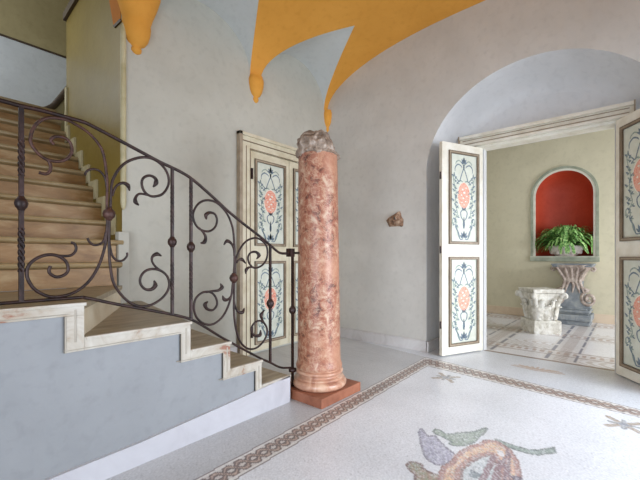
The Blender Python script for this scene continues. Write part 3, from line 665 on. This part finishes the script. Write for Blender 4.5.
# baseboards
mb = MB(); mb.box((XA-0.018, AC+AW, 0), (XA, YB, 0.125)); mb.box((XA-0.018, AC+AW-0.012, 0), (XD-0.06, AC+AW-0.03, 0.125)); mb.box((XA-0.012, AC+AW, 0.125), (XA, YB, 0.135)); struct(mb.build('baseboard_right', ['skirtA'], bevel=0.003))
mb = MB(); mb.box((1.95, YB-0.018, 0), (2.435, YB, 0.125)); struct(mb.build('baseboard_back', ['skirtA'], bevel=0.003))

# ------------------------------------------------------------------ mosaic floor
def L3(c): return np.array(lin(c))
def inpoly(px, py, poly):
    ins = np.zeros(px.shape, bool); n = len(poly)
    for i in range(n):
        x1, y1 = poly[i]; x2, y2 = poly[(i+1) % n]
        c = ((y1 > py) != (y2 > py)) & (px < (x2-x1)*(py-y1)/((y2-y1) if y2 != y1 else 1e-9)+x1); ins ^= c
    return ins
def segdist(px, py, pts):
    d = np.full(px.shape, 9.0)
    for (x1, y1), (x2, y2) in zip(pts[:-1], pts[1:]):
        dx, dy = x2-x1, y2-y1; t = np.clip(((px-x1)*dx+(py-y1)*dy)/(dx*dx+dy*dy+1e-12), 0, 1)
        d = np.minimum(d, np.hypot(px-x1-t*dx, py-y1-t*dy))
    return d
def fl(pts): return [onZ(a, b)[:2] for a, b in pts]
xg = np.concatenate([np.arange(-2.5, 0.4, 0.15), np.arange(0.4, 4.53, 0.008), [4.53]])
yg = np.concatenate([np.arange(-2.5, -0.9, 0.15), np.arange(-0.9, 2.1, 0.008), np.arange(2.1, YB+0.05, 0.1), [YB+0.1]])
X, Y = np.meshgrid(xg, yg, indexing='ij'); shp = X.shape
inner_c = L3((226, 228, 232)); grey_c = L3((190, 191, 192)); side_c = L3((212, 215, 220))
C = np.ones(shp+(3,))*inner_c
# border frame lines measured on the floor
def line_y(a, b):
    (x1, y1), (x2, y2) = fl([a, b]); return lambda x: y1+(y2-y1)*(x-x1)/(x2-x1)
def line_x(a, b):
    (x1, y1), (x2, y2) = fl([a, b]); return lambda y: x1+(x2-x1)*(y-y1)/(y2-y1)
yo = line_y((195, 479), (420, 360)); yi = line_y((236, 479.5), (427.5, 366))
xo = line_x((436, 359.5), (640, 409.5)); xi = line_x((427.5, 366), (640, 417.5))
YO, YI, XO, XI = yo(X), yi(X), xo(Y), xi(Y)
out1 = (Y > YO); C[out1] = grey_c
right = (X > XO) ; C[right] = side_c
def setc(mask, c): C[mask] = L3(c)
def braid(v, u, period):
    """v 0..1 across, u metres along; returns colour arrays idx"""
    res = np.zeros(v.shape, int)
    ph = 2*PI*u/period; a = 0.5+0.24*np.cos(ph); b = 0.5-0.24*np.cos(ph)
    wd = 0.105
    da = np.abs(v-a); db = np.abs(v-b)
    over = (np.sin(ph) > 0)
    def paint(d, res):
        res = np.where(d < wd+0.05, 3, res); res = np.where(d < wd, 1, res); res = np.where(d < wd*0.35, 2, res); return res
    r1 = paint(da, paint(db, res)); r2 = paint(db, paint(da, res))
    return np.where(over, r1, r2)
def band(mask, v, u, period):
    res = braid(v, u, period)
    k = mask & (res == 0) ; C[k] = L3((214, 208, 202))
    k = mask & (res == 1); C[k] = L3((136, 118, 112))
    k = mask & (res == 2); C[k] = L3((196, 176, 162))
    k = mask & (res == 3); C[k] = L3((104, 96, 96))
    k = mask & ((v < 0.05) | (v > 0.95)); C[k] = L3((120, 108, 106))
    k = mask & (((v > 0.05) & (v < 0.16)) | ((v > 0.84) & (v < 0.95))); C[k] = L3((226, 223, 219))
m1 = (Y <= YO) & (Y >= YI) & (X <= XO); v1 = (Y-YI)/(YO-YI)
m2 = (X <= XO) & (X >= XI) & (Y <= YO); v2 = (X-XI)/(XO-XI)
band(m1 & ~(m2 & (v2 > v1)), v1, X, 0.15); band(m2 & ~(m1 & (v1 > v2)), v2, Y, 0.15)
# birds and wreath
def P8(pts, ox, oy, s=8.0): return fl([(ox+a/s, oy+b/s) for a, b in pts])
def shape(pts, c, edge, ew=0.007, c2=None, sc=30):
    k = inpoly(X, Y, pts); base = L3(c)
    if c2 is not None:
        w = (0.5+0.5*np.sin(X*sc*3.1+2*np.sin(Y*sc*2.3))*np.sin(Y*sc*2.7+2*np.sin(X*sc)))[..., None]
        C[k] = (base*(1-w)+L3(c2)*w)[k]
    else: C[k] = base
    C[(segdist(X, Y, pts+[pts[0]]) < ew)] = L3(edge)
wreath_o = P8([(640, 190), (560, 210), (490, 250), (440, 290), (410, 340), (350, 370), (320, 420), (315, 480), (330, 620), (420, 760), (560, 820), (760, 800), (930, 700), (980, 560), (960, 430), (940, 330), (880, 240), (780, 170), (690, 160)], 400, 420)
wreath_i = P8([(560, 345), (500, 400), (490, 480), (520, 580), (600, 650), (720, 650), (790, 560), (800, 430), (760, 330), (735, 280), (640, 300)], 400, 420)
shape(P8([(150, 95), (172, 68), (195, 100), (225, 130), (285, 125), (315, 170), (370, 220), (445, 280), (420, 320), (370, 355), (300, 360), (235, 330), (190, 270), (172, 200)], 400, 420), (196, 194, 212), (128, 124, 142), c2=(156, 154, 176))
shape(P8([(262, 92), (285, 72), (320, 80), (360, 105), (400, 112), (500, 100), (600, 92), (660, 72), (672, 62), (676, 70), (690, 62), (695, 70), (680, 100), (640, 130), (600, 175), (520, 205), (440, 205), (390, 190), (410, 172), (380, 155), (330, 130), (290, 115)], 400, 420), (170, 184, 168), (108, 124, 116), c2=(132, 150, 134))
shape(P8([(280, 150), (350, 175), (450, 210), (560, 240), (640, 240), (730, 225), (745, 235), (752, 218), (765, 262), (700, 268), (620, 280), (520, 262), (420, 230), (330, 205)], 460, 420), (150, 168, 156), (102, 116, 108), c2=(124, 142, 132))
shape(P8([(52, 360), (75, 335), (130, 335), (175, 355), (180, 385), (240, 420), (310, 440), (330, 500), (330, 620), (180, 640), (120, 560), (120, 440), (75, 400)], 400, 420), (170, 134, 110), (116, 78, 66), c2=(140, 150, 116))
shape(wreath_o, (232, 200, 156), (150, 100, 88), ew=0.009, c2=(214, 164, 140))
k = inpoly(X, Y, wreath_o) & ~inpoly(X, Y, wreath_i) & (segdist(X, Y, wreath_i+[wreath_i[0]]) < 0.035); C[k] = L3((180, 132, 118))
k = inpoly(X, Y, wreath_o) & (segdist(X, Y, wreath_o+[wreath_o[0]]) < 0.022); C[k] = L3((184, 136, 124))
shape(wreath_i, (222, 226, 226), (140, 110, 104), c2=(186, 196, 198))
shape(P8([(100, 400), (120, 420), (160, 440), (120, 460), (80, 450)], 460, 420), (130, 144, 150), (120, 134, 140))
for pts in ([(270, 290), (220, 400), (180, 480), (200, 560)], [(330, 330), (290, 430), (270, 520)], [(370, 350), (380, 420), (370, 500)]):
    p = P8(pts, 460, 420); C[segdist(X, Y, p) < 0.016] = L3((140, 104, 110)); 
k = inpoly(X, Y, P8([(290, 235), (340, 250), (360, 280), (340, 300), (300, 270)], 460, 420)); C[k] = L3((232, 228, 228))
shape(P8([(425, 455), (450, 450), (490, 465), (490, 520), (440, 520)], 460, 420), (120, 96, 120), (96, 74, 92))
shape(P8([(380, 235), (400, 290), (390, 360), (400, 480), (420, 520), (360, 520), (370, 380), (340, 320), (370, 300)], 460, 420), (196, 150, 124), (130, 96, 104), c2=(160, 130, 150))
# corner flowers
def flower(c, s, rot=0.6):
    for k_ in range(8):
        a = rot+k_*PI/4; ln = s*(1.0 if k_ % 2 == 0 else 0.62)
        pc = segdist(X, Y, [c, (c[0]+ln*math.cos(a), c[1]+ln*math.sin(a))])
        C[pc < (0.020 if k_ % 2 == 0 else 0.014)] = L3((160, 138, 112) if k_ % 2 == 0 else (128, 130, 130))
    C[np.hypot(X-c[0], Y-c[1]) < 0.032] = L3((132, 136, 146))
flower(fl([(446, 377.5)])[0], 0.12, 0.8); flower(fl([(624, 424.5)])[0], 0.12, 0.8)
# fan motif in front of the threshold
c = fl([(537, 369)])[0]
for dy in np.linspace(-0.2, 0.2, 9):
    p = [(c[0]-0.02, c[1]+dy*0.2), (c[0]-0.02+0.09*(1-abs(dy)*3), c[1]+dy)]
    C[segdist(X, Y, p) < 0.011] = L3((196, 178, 166))
C[segdist(X, Y, [(c[0]-.02, c[1]-0.22), (c[0]-0.06, c[1]), (c[0]-.02, c[1]+0.22)]) < 0.012] = L3((188, 168, 156))
C[segdist(X, Y, [(c[0]+.05, c[1]-0.17), (c[0]-0.0, c[1]), (c[0]+.05, c[1]+0.17)]) < 0.008] = L3((196, 170, 150))
soft = (X < XI)&(Y < YI); dlt = np.abs(C-inner_c).sum(-1) > 0.01; kk = soft&dlt
C[kk] = C[kk]*0.80+inner_c*0.20; kr = kk&(rng.random(shp) > 0.72); C[kr] = C[kr]*0.45+inner_c*0.55
kr = kk&(rng.random(shp) > 0.82); C[kr] *= 0.72
C[(X > 4.505)] = L3((140, 118, 100))
C *= (1+0.05*rng.standard_normal(shp))[..., None]
kk = rng.random(shp) > 0.985; C[kk] *= 0.8
C = np.clip(C, 0, 1)
def grid_floor(name, X, Y, C, m, z=0.0):
    nx, ny = X.shape; V = np.stack([X, Y, np.full(X.shape, z)], -1).reshape(-1, 3)
    i = np.arange(nx-1)[:, None]*ny+np.arange(ny-1)[None, :]; Fq = np.stack([i, i+ny, i+ny+1, i+1], -1).reshape(-1, 4)
    me = bpy.data.meshes.new(name); me.vertices.add(len(V)); me.vertices.foreach_set('co', V.ravel().astype(np.float32))
    me.loops.add(Fq.size); me.loops.foreach_set('vertex_index', Fq.ravel().astype(np.int32))
    me.polygons.add(len(Fq)); me.polygons.foreach_set('loop_start', np.arange(0, Fq.size, 4, dtype=np.int32))
    me.update(calc_edges=True)
    a = me.color_attributes.new('tesserae', 'FLOAT_COLOR', 'POINT'); a.data.foreach_set('color', np.concatenate([C.reshape(-1, 3), np.ones((len(V), 1))], 1).ravel().astype(np.float32))
    me.materials.append(M[m]); o = bpy.data.objects.new(name, me); COL.objects.link(o); return struct(o)
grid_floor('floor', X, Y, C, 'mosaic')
# far room floor
xg = np.arange(4.53, 7.80, 0.012); yg = np.arange(-2.2, 3.2, 0.012)
X, Y = np.meshgrid(xg, yg, indexing='ij'); shp = X.shape
C = np.ones(shp+(3,))*L3((230, 229, 231))
g = np.abs(np.sin(X*2.2+0.6*np.sin(Y*5)))*np.abs(np.sin(Y*30+6*np.sin(X*9)))
k = g > 0.72; C[k] = L3((204, 196, 192))
for yc_ in (0.60, 1.42, -0.22, 2.24):
    d = np.abs(Y-yc_); k = d < 0.17; C[k] = L3((222, 218, 216))
    k = (d > 0.115) & (d < 0.142) & (np.mod(X, 0.42) < 0.34); C[k] = L3((128, 128, 142))
    k = (d < 0.06) & (np.mod(X+np.where(Y > yc_, 0.0, 0.035), 0.07) < 0.035); C[k] = L3((186, 172, 166))
for xc_ in (4.95, 6.1, 7.25):
    d = np.abs(X-xc_); k = (d > 0.10) & (d < 0.125); C[k] = L3((160, 142, 134)); k = (d < 0.05) & (np.mod(Y, 0.08) < 0.04); C[k] = L3((186, 166, 156))
C[X < 4.56] = L3((140, 118, 100))
C *= (1+0.05*rng.standard_normal(shp))[..., None]; C = np.clip(C, 0, 1)
grid_floor('floor_beyond', X, Y, C, 'mosaic2')

# ------------------------------------------------------------------ far room
NYC = 0.94; NR = 0.43; NZ0 = 1.118; NZS = 2.62-NR
mb = MB(); y0, y1 = -2.2, 3.2; zt_ = 3.2
mb.add([(XF, y0, 0), (XF, NYC-NR, 0), (XF, NYC-NR, zt_), (XF, y0, zt_)], [(0, 1, 2, 3)]); mb.add([(XF, NYC+NR, 0), (XF, y1, 0), (XF, y1, zt_), (XF, NYC+NR, zt_)], [(0, 1, 2, 3)])
mb.add([(XF, NYC-NR, 0), (XF, NYC+NR, 0), (XF, NYC+NR, NZ0), (XF, NYC-NR, NZ0)], [(0, 1, 2, 3)])
ca = [PI*k/32 for k in range(33)]
mb.grid([[(XF, NYC+NR*math.cos(a), NZS+NR*math.sin(a)) for a in ca], [(XF, NYC+NR*math.cos(a), zt_) for a in ca]], 0, False)
struct(mb.build('wall_beyond_back', ['farwall']))
# niche shell: half cylinder with quarter sphere head
mb = MB(); NDp = 0.44; rows = []
for z in (NZ0, NZS): rows.append([(XF+NDp*math.sin(a), NYC+NR*math.cos(a), z) for a in ca])
for j in range(1, 13):
    ph = PI/2*j/12; rows.append([(XF+NDp*math.sin(a)*math.cos(ph), NYC+NR*math.cos(a), NZS+math.sin(ph)*NR*math.sqrt(max(0, 1-0*math.cos(a)**2))*1.0) if False else (XF+NDp*math.sin(a)*math.cos(ph), NYC+NR*math.cos(a)*math.cos(ph), NZS+NR*math.sin(ph)) for a in ca])
mb.grid(rows, 0, True); mb.add([(XF+NDp*math.sin(a), NYC+NR*math.cos(a), NZ0) for a in ca], [tuple(range(33))], 0)
struct(mb.build('wall_niche', ['niche']))
# frame of the niche
fr = tag(empty('niche_frame', (XF, NYC, NZ0)), 'arched sage grey moulded frame and sill around the red niche', 'frame'); struct(fr)
def archband(r0, r1, x0, x1, m, name):
    mb = MB(); path0 = [(NYC+r0, NZ0)]+[(NYC+r0*math.cos(a), NZS+r0*math.sin(a)) for a in ca]+[(NYC-r0, NZ0)]
    path1 = [(NYC+r1, NZ0)]+[(NYC+r1*math.cos(a), NZS+r1*math.sin(a)) for a in ca]+[(NYC-r1, NZ0)]
    rows = [[(x1, y, z) for y, z in path0], [(x0, y, z) for y, z in path0], [(x0, y, z) for y, z in path1], [(x1, y, z) for y, z in path1]]
    mb.grid(rows, 0, False); mb.build(name, [m], fr)
archband(NR-0.005, NR+0.03, XF-0.02, XF, 'nicheline', 'inner_bead'); archband(NR+0.03, NR+0.07, XF-0.035, XF, 'nicheframe', 'moulding'); 
mb = MB(); mb.box((XF-0.05, NYC-NR-0.08, NZ0-0.095), (XF+0.02, NYC+NR+0.08, NZ0), 0); mb.box((XF-0.055, NYC-NR-0.08, NZ0-0.02), (XF, NYC+NR+0.08, NZ0-0.01), 1); mb.build('sill', ['nicheframe', 'nicheline'], fr, bevel=0.004)
mb = MB(); mb.box((XF-0.02, y0, 0), (XF, y1, 0.15)); struct(mb.build('baseboard_beyond', ['farbase'], bevel=0.003))
mb = MB(); mb.box((4.62, y1, 0), (XF+0.1, y1+0.1, zt_)); struct(mb.build('wall_beyond_left', ['farwall']))
mb = MB(); mb.box((4.5, y0-0.1, zt_), (XF+0.5, y1+0.1, zt_+0.1)); struct(mb.build('ceiling_beyond', ['arch']))
# right wall with a tall window opening (out of the photograph)
mb = MB(); mb.box((4.62, y0-0.1, 0), (5.1, y0, zt_)); mb.box((7.2, y0-0.1, 0), (XF+0.1, y0, zt_)); mb.box((5.1, y0-0.1, 2.9), (7.2, y0, zt_)); mb.box((5.1, y0-0.1, 0), (7.2, y0, 0.3)); struct(mb.build('wall_beyond_right', ['farwall']))

# console pedestal
PX, PY_ = 7.36, 0.76
pd = tag(empty('carved_pedestal', (PX, PY_, 0)), 'grey carved console pedestal with side scrolls standing under the red niche', 'pedestal')
D = 0.2
def yslab(mb, hw, z0, z1, d, mi=0): mb.box((PX-d, PY_-hw, z0), (PX+D*1.2, PY_+hw, z1), mi)
mb = MB(); yslab(mb, 0.234, 0.0, 0.07, 0.24); yslab(mb, 0.257, 0.07, 0.17, 0.26); yslab(mb, 0.216, 0.17, 0.20, 0.22); yslab(mb, 0.239, 0.20, 0.245, 0.245); yslab(mb, 0.198, 0.245, 0.27, 0.21)
mb.build('base', ['greystone'], pd, bevel=0.02)
mb = MB()
pf = [(0.235, 0.27), (0.225, 0.33), (0.18, 0.42), (0.14, 0.52), (0.115, 0.64), (0.125, 0.70)]
base = [(PX-0.17, PY_+w, z) for w, z in pf]+[(PX-0.17, PY_-w, z) for w, z in reversed(pf)]
mb.prism(base, (0.36, 0, 0)); mb.build('body', ['greystone'], pd, bevel=0.012)
mb = MB()
pf = [(0.12, 0.70), (0.14, 0.76), (0.17, 0.84), (0.23, 0.92), (0.27, 0.97)]
rows = []
for w, z in pf: rows.append([(PX-0.16-w*0.35, PY_+w, z), (PX-0.19-w*0.35, PY_+w*.5, z), (PX-0.19-w*0.35, PY_-w*.5, z), (PX-0.16-w*0.35, PY_-w, z), (PX+0.2, PY_-w, z), (PX+0.2, PY_+w, z)])
mb.grid(rows, 0, False, True); mb.build('flared_neck', ['pinkgrey'], pd)
mb = MB(); yslab(mb, 0.288, 0.97, 0.99, 0.28); yslab(mb, 0.270, 0.94, 0.97, 0.27); mb.build('top_slab', ['greystone'], pd, bevel=0.01)
for sg in (-1, 1):
    for u, (a, b) in enumerate(((0.05, 0.09), (0.10, 0.20), (0.0, 0.0))):
        if u == 2 and sg == 1: continue
        mb = MB(); mb.tube([(PX-0.30, PY_+sg*b, 0.93), (PX-0.25, PY_+sg*b*.75, 0.84), (PX-0.215, PY_+sg*a, 0.74), (PX-0.20, PY_+sg*a, 0.70), (PX-0.195, PY_+sg*(a+.02), 0.64), (PX-0.19, PY_+sg*(a+.05 if a else 0), 0.52)], 0.022, 8, radii=[.018, .026, .024, .03, .022, .008]); mb.build('carved_rib', ['pinkgrey'], pd)
    mb = MB(); cx_, cz_ = PY_+sg*0.215, 0.43; pts = []
    for k in range(26):
        a = k*0.42; r = 0.105*(1-k/28); pts.append((PX-0.16-0.02*k/26, cx_+sg*r*math.cos(a+PI/2), cz_+r*1.25*math.sin(a+PI/2)))
    pts = [(PX-0.19, PY_+sg*0.06, 0.70), (PX-0.18, PY_+sg*0.13, 0.60)]+pts
    mb.tube(pts, 0.026, 8, smooth_pts=2); mb.build('scroll', ['pinkgrey'], pd)
    mb = MB(); pts = [(PX-0.15, PY_+sg*0.20, 0.93)]+[(PX-0.15, PY_+sg*(0.265-0.045*(1-k/11)*math.cos(k*.7)), 0.90+0.045*(1-k/11)*math.sin(k*.7)) for k in range(10)]
    mb.tube(pts, 0.02, 8, smooth_pts=2); mb.build('top_scroll', ['pinkgrey'], pd)

# marble capital standing on the floor
KX, KY = onZ(542.5, 334.5)[:2]; KX += 0.20; KY += 0.06
kp = tag(empty('marble_capital', (KX, KY, 0), 0.68), 'white carved Corinthian marble capital standing on the patterned floor beyond the doors', 'capital')
mb = MB(); mb.local = True; KS = 0.86
def sqring(h, z, conc=0.0, n=10, chamf=0.0):
    row = []
    for q in range(4):
        a0 = PI/4+q*PI/2
        p = Vector((h*math.sqrt(2)*math.cos(a0), h*math.sqrt(2)*math.sin(a0))); p2 = Vector((h*math.sqrt(2)*math.cos(a0+PI/2), h*math.sqrt(2)*math.sin(a0+PI/2)))
        nn = (p+p2).normalized()
        for k in range(n):
            t = k/n; pp = p.lerp(p2, t)-nn*conc*math.sin(PI*t)
            if chamf: 
                rr = pp.length; lim = h*math.sqrt(2)*(1-chamf)
                if rr > lim: pp = pp*(lim/rr)
            row.append((pp.x*KS, pp.y*KS, z))
    return row
rows = [sqring(0.215, 0.0), sqring(0.222, 0.03), sqring(0.222, 0.17), sqring(0.215, 0.185), sqring(0.205, 0.19)]
mb.grid(rows, 0, False, True); mb.add(rows[0], [tuple(range(40))[::-1]]); mb.add(rows[-1], [tuple(range(40))]); mb.build('block', ['white_stone'], kp, bevel=0.006)
mb = MB(); mb.local = True
rows = [sqring(h, z, c, chamf=ch) for h, z, c, ch in ((0.185, 0.185, 0, .15), (0.178, 0.25, 0, .2), (0.178, 0.36, 0.0, .2), (0.19, 0.45, 0.01, .15), (0.215, 0.53, 0.03, .08), (0.24, 0.575, 0.05, 0.04))]
mb.grid(rows, 0, False, True); mb.build('bell', ['white_stone'], kp)
mb = MB(); mb.local = True
rows = [sqring(0.235, 0.575, 0.05, chamf=.06), sqring(0.262, 0.59, 0.055, chamf=.06), sqring(0.265, 0.635, 0.055, chamf=.06), sqring(0.255, 0.64, 0.055, chamf=.06)]
mb.grid(rows, 0, False, True); mb.add(rows[-1], [tuple(range(40))]); mb.add(rows[0], [tuple(range(40))[::-1]]); mb.build('abacus', ['white_stone'], kp)
for q in range(4):
    a = PI/4+q*PI/2; d = Vector((math.cos(a), math.sin(a), 0))*KS
    mb = MB(); mb.local = True
    pts = [d*0.215+Vector((0, 0, 0.24)), d*0.235+Vector((0, 0, 0.36)), d*0.27+Vector((0, 0, 0.47)), d*0.325+Vector((0, 0, 0.55)), d*0.365+Vector((0, 0, 0.565)), d*0.375+Vector((0, 0, 0.535)), d*0.345+Vector((0, 0, 0.52)), d*0.335+Vector((0, 0, 0.54))]
    mb.tube(pts, 0.03, 8, radii=[.035, .035, .035, .034, .03, .026, .02, .012]); mb.build('corner_scroll', ['white_stone'], kp)
    # acanthus leaves: corner and mid-face
    for aa, rad, z0, z1, ww in ((a, 0.22, 0.19, 0.40, 0.085), (a+PI/4, 0.172, 0.19, 0.42, 0.095), (a+PI/4-0.45, 0.19, 0.20, 0.50, 0.05), (a+PI/4+0.45, 0.19, 0.20, 0.50, 0.05)):
        dd = Vector((math.cos(aa), math.sin(aa), 0))*KS; tt = Vector((-dd.y, dd.x, 0)); mb = MB(); mb.local = True; rows = []
        for i in range(13):
            t = i/12; z = z0+(z1-z0)*min(1, t*1.15)-(0.05*max(0, t-.8)*5*0.5); o_ = 0.015+0.05*t**3+(0.02*math.sin(PI*t)); w = ww*(0.75+0.35*math.sin(PI*t*0.9))*(1-0.7*max(0, t-.7)/.3)*(1+0.18*math.sin(t*26))
            rows.append([dd*(rad+o_+(-0.02 if abs(s) == 1 else (0.012 if s == 0 else 0)))+tt*w*s+Vector((0, 0, z)) for s in (-1, -.5, 0, .5, 1)])
        mb.grid(rows, 0, True); o = mb.build('acanthus_leaf', ['white_stone'], kp)
        so = o.modifiers.new('t', 'SOLIDIFY'); so.thickness = 0.022; so.offset = -1

# fern in the niche
pf_ = tag(empty('potted_fern', (XF+0.08, NYC-0.02, NZ0)), 'bushy green fern in a pale carved bowl standing in the red niche', 'potted plant')
bx, by = XF+0.10, NYC-0.02
mb = MB(); mb.lathe([(0.15, 0.0), (0.155, 0.012), (0.17, 0.02), (0.235, 0.07), (0.26, 0.12), (0.265, 0.16), (0.275, 0.18), (0.25, 0.185), (0.22, 0.15)], (bx, by, NZ0), 28)
mb.v = [(bx+(x-bx)*0.66, y, z) for x, y, z in mb.v]
pt_ = mb.build('bowl', ['potwhite'], pf_)
for k in range(12):
    a = 2*PI*k/12; g_ = MB(); c1 = (bx+0.14*math.cos(a), by+0.215*math.sin(a), NZ0+0.075); g_.ball(c1, 0.03, 8, sc=(1, 1, 1.5)); sub(g_, 'relief_petal', ['potwhite'], pt_, pf_)
mb = MB()
for i in range(420):
    a = random.uniform(0, 2*PI); el = random.uniform(0.25, 1.45); ln = random.uniform(0.50, 0.88)*(0.9 if el > 1.1 else 1.0)
    p = Vector((bx+0.1*math.cos(a)*random.random(), by+0.14*math.sin(a)*random.random(), NZ0+0.17)); d = Vector((math.cos(a)*math.cos(el)*0.62, math.sin(a)*math.cos(el)*0.82, math.sin(el))); 
    w0 = random.uniform(0.010, 0.017); tt = Vector((-d.y, d.x, 0)).normalized(); rows = []; n = 11
    for j in range(n):
        t = j/(n-1); w = w0*(0.5+1.0*math.sin(PI*min(1, t*.95+.03)))*(1.35 if j % 2 else 0.65)
        rows.append([p-tt*w, p+Vector((0, 0, 0.004)), p+tt*w]); dd = d.copy(); dd.z -= 1.8*t*t; p = p+dd*ln/n
        p.x = min(p.x, XF+0.34); 
        p.x = max(p.x, XF-0.16); p.z = max(p.z, NZ0+0.03)
        p.y = min(max(p.y, NYC-NR+0.02), NYC+NR-0.02)
    mb.grid(rows, 0, False)
mb.build('foliage', ['leaf'], pf_)

# ------------------------------------------------------------------ light
w = bpy.data.worlds.new('world'); S.world = w; w.use_nodes = True
bg = w.node_tree.nodes['Background']; bg.inputs[0].default_value = (0.84, 0.94, 1.10, 1); bg.inputs[1].default_value = 0.58
def area(name, loc, tgt, sx, sy, e, c=(1, 1, 1), spread=PI):
    l = bpy.data.lights.new(name, 'AREA'); l.shape = 'RECTANGLE'; l.size = sx; l.size_y = sy; l.energy = e; l.color = c; l.spread = spread
    o = bpy.data.objects.new(name, l); COL.objects.link(o); o.location = loc; o.rotation_euler = (Vector(tgt)-Vector(loc)).to_track_quat('-Z', 'Y').to_euler(); return o
area('hall_window_light', (-2.2, -0.4, 0.95), (4.0, 2.5, 0.45), 2.4, 1.6, 44, (0.90, 0.96, 1.05), 1.7)
area('hall_door_light', (2.9, -2.3, 1.25), (3.4, 1.2, -0.1), 2.2, 2.0, 100, (0.88, 0.96, 1.08), 2.0)
area('far_window_light', (6.2, -2.25, 1.3), (6.3, 1.0, 0.0), 2.0, 1.8, 112, (0.92, 0.97, 1.05))
area('stairwell_window_light', (-0.95, 5.9, 4.15), (1.2, 6.3, 3.3), 1.2, 1.6, 44, (0.95, 0.98, 1))
S.view_settings.view_transform = 'Standard'; S.view_settings.look = 'None'; S.view_settings.gamma = 1; S.view_settings.exposure = -0.1; S.view_settings.use_curve_mapping = False
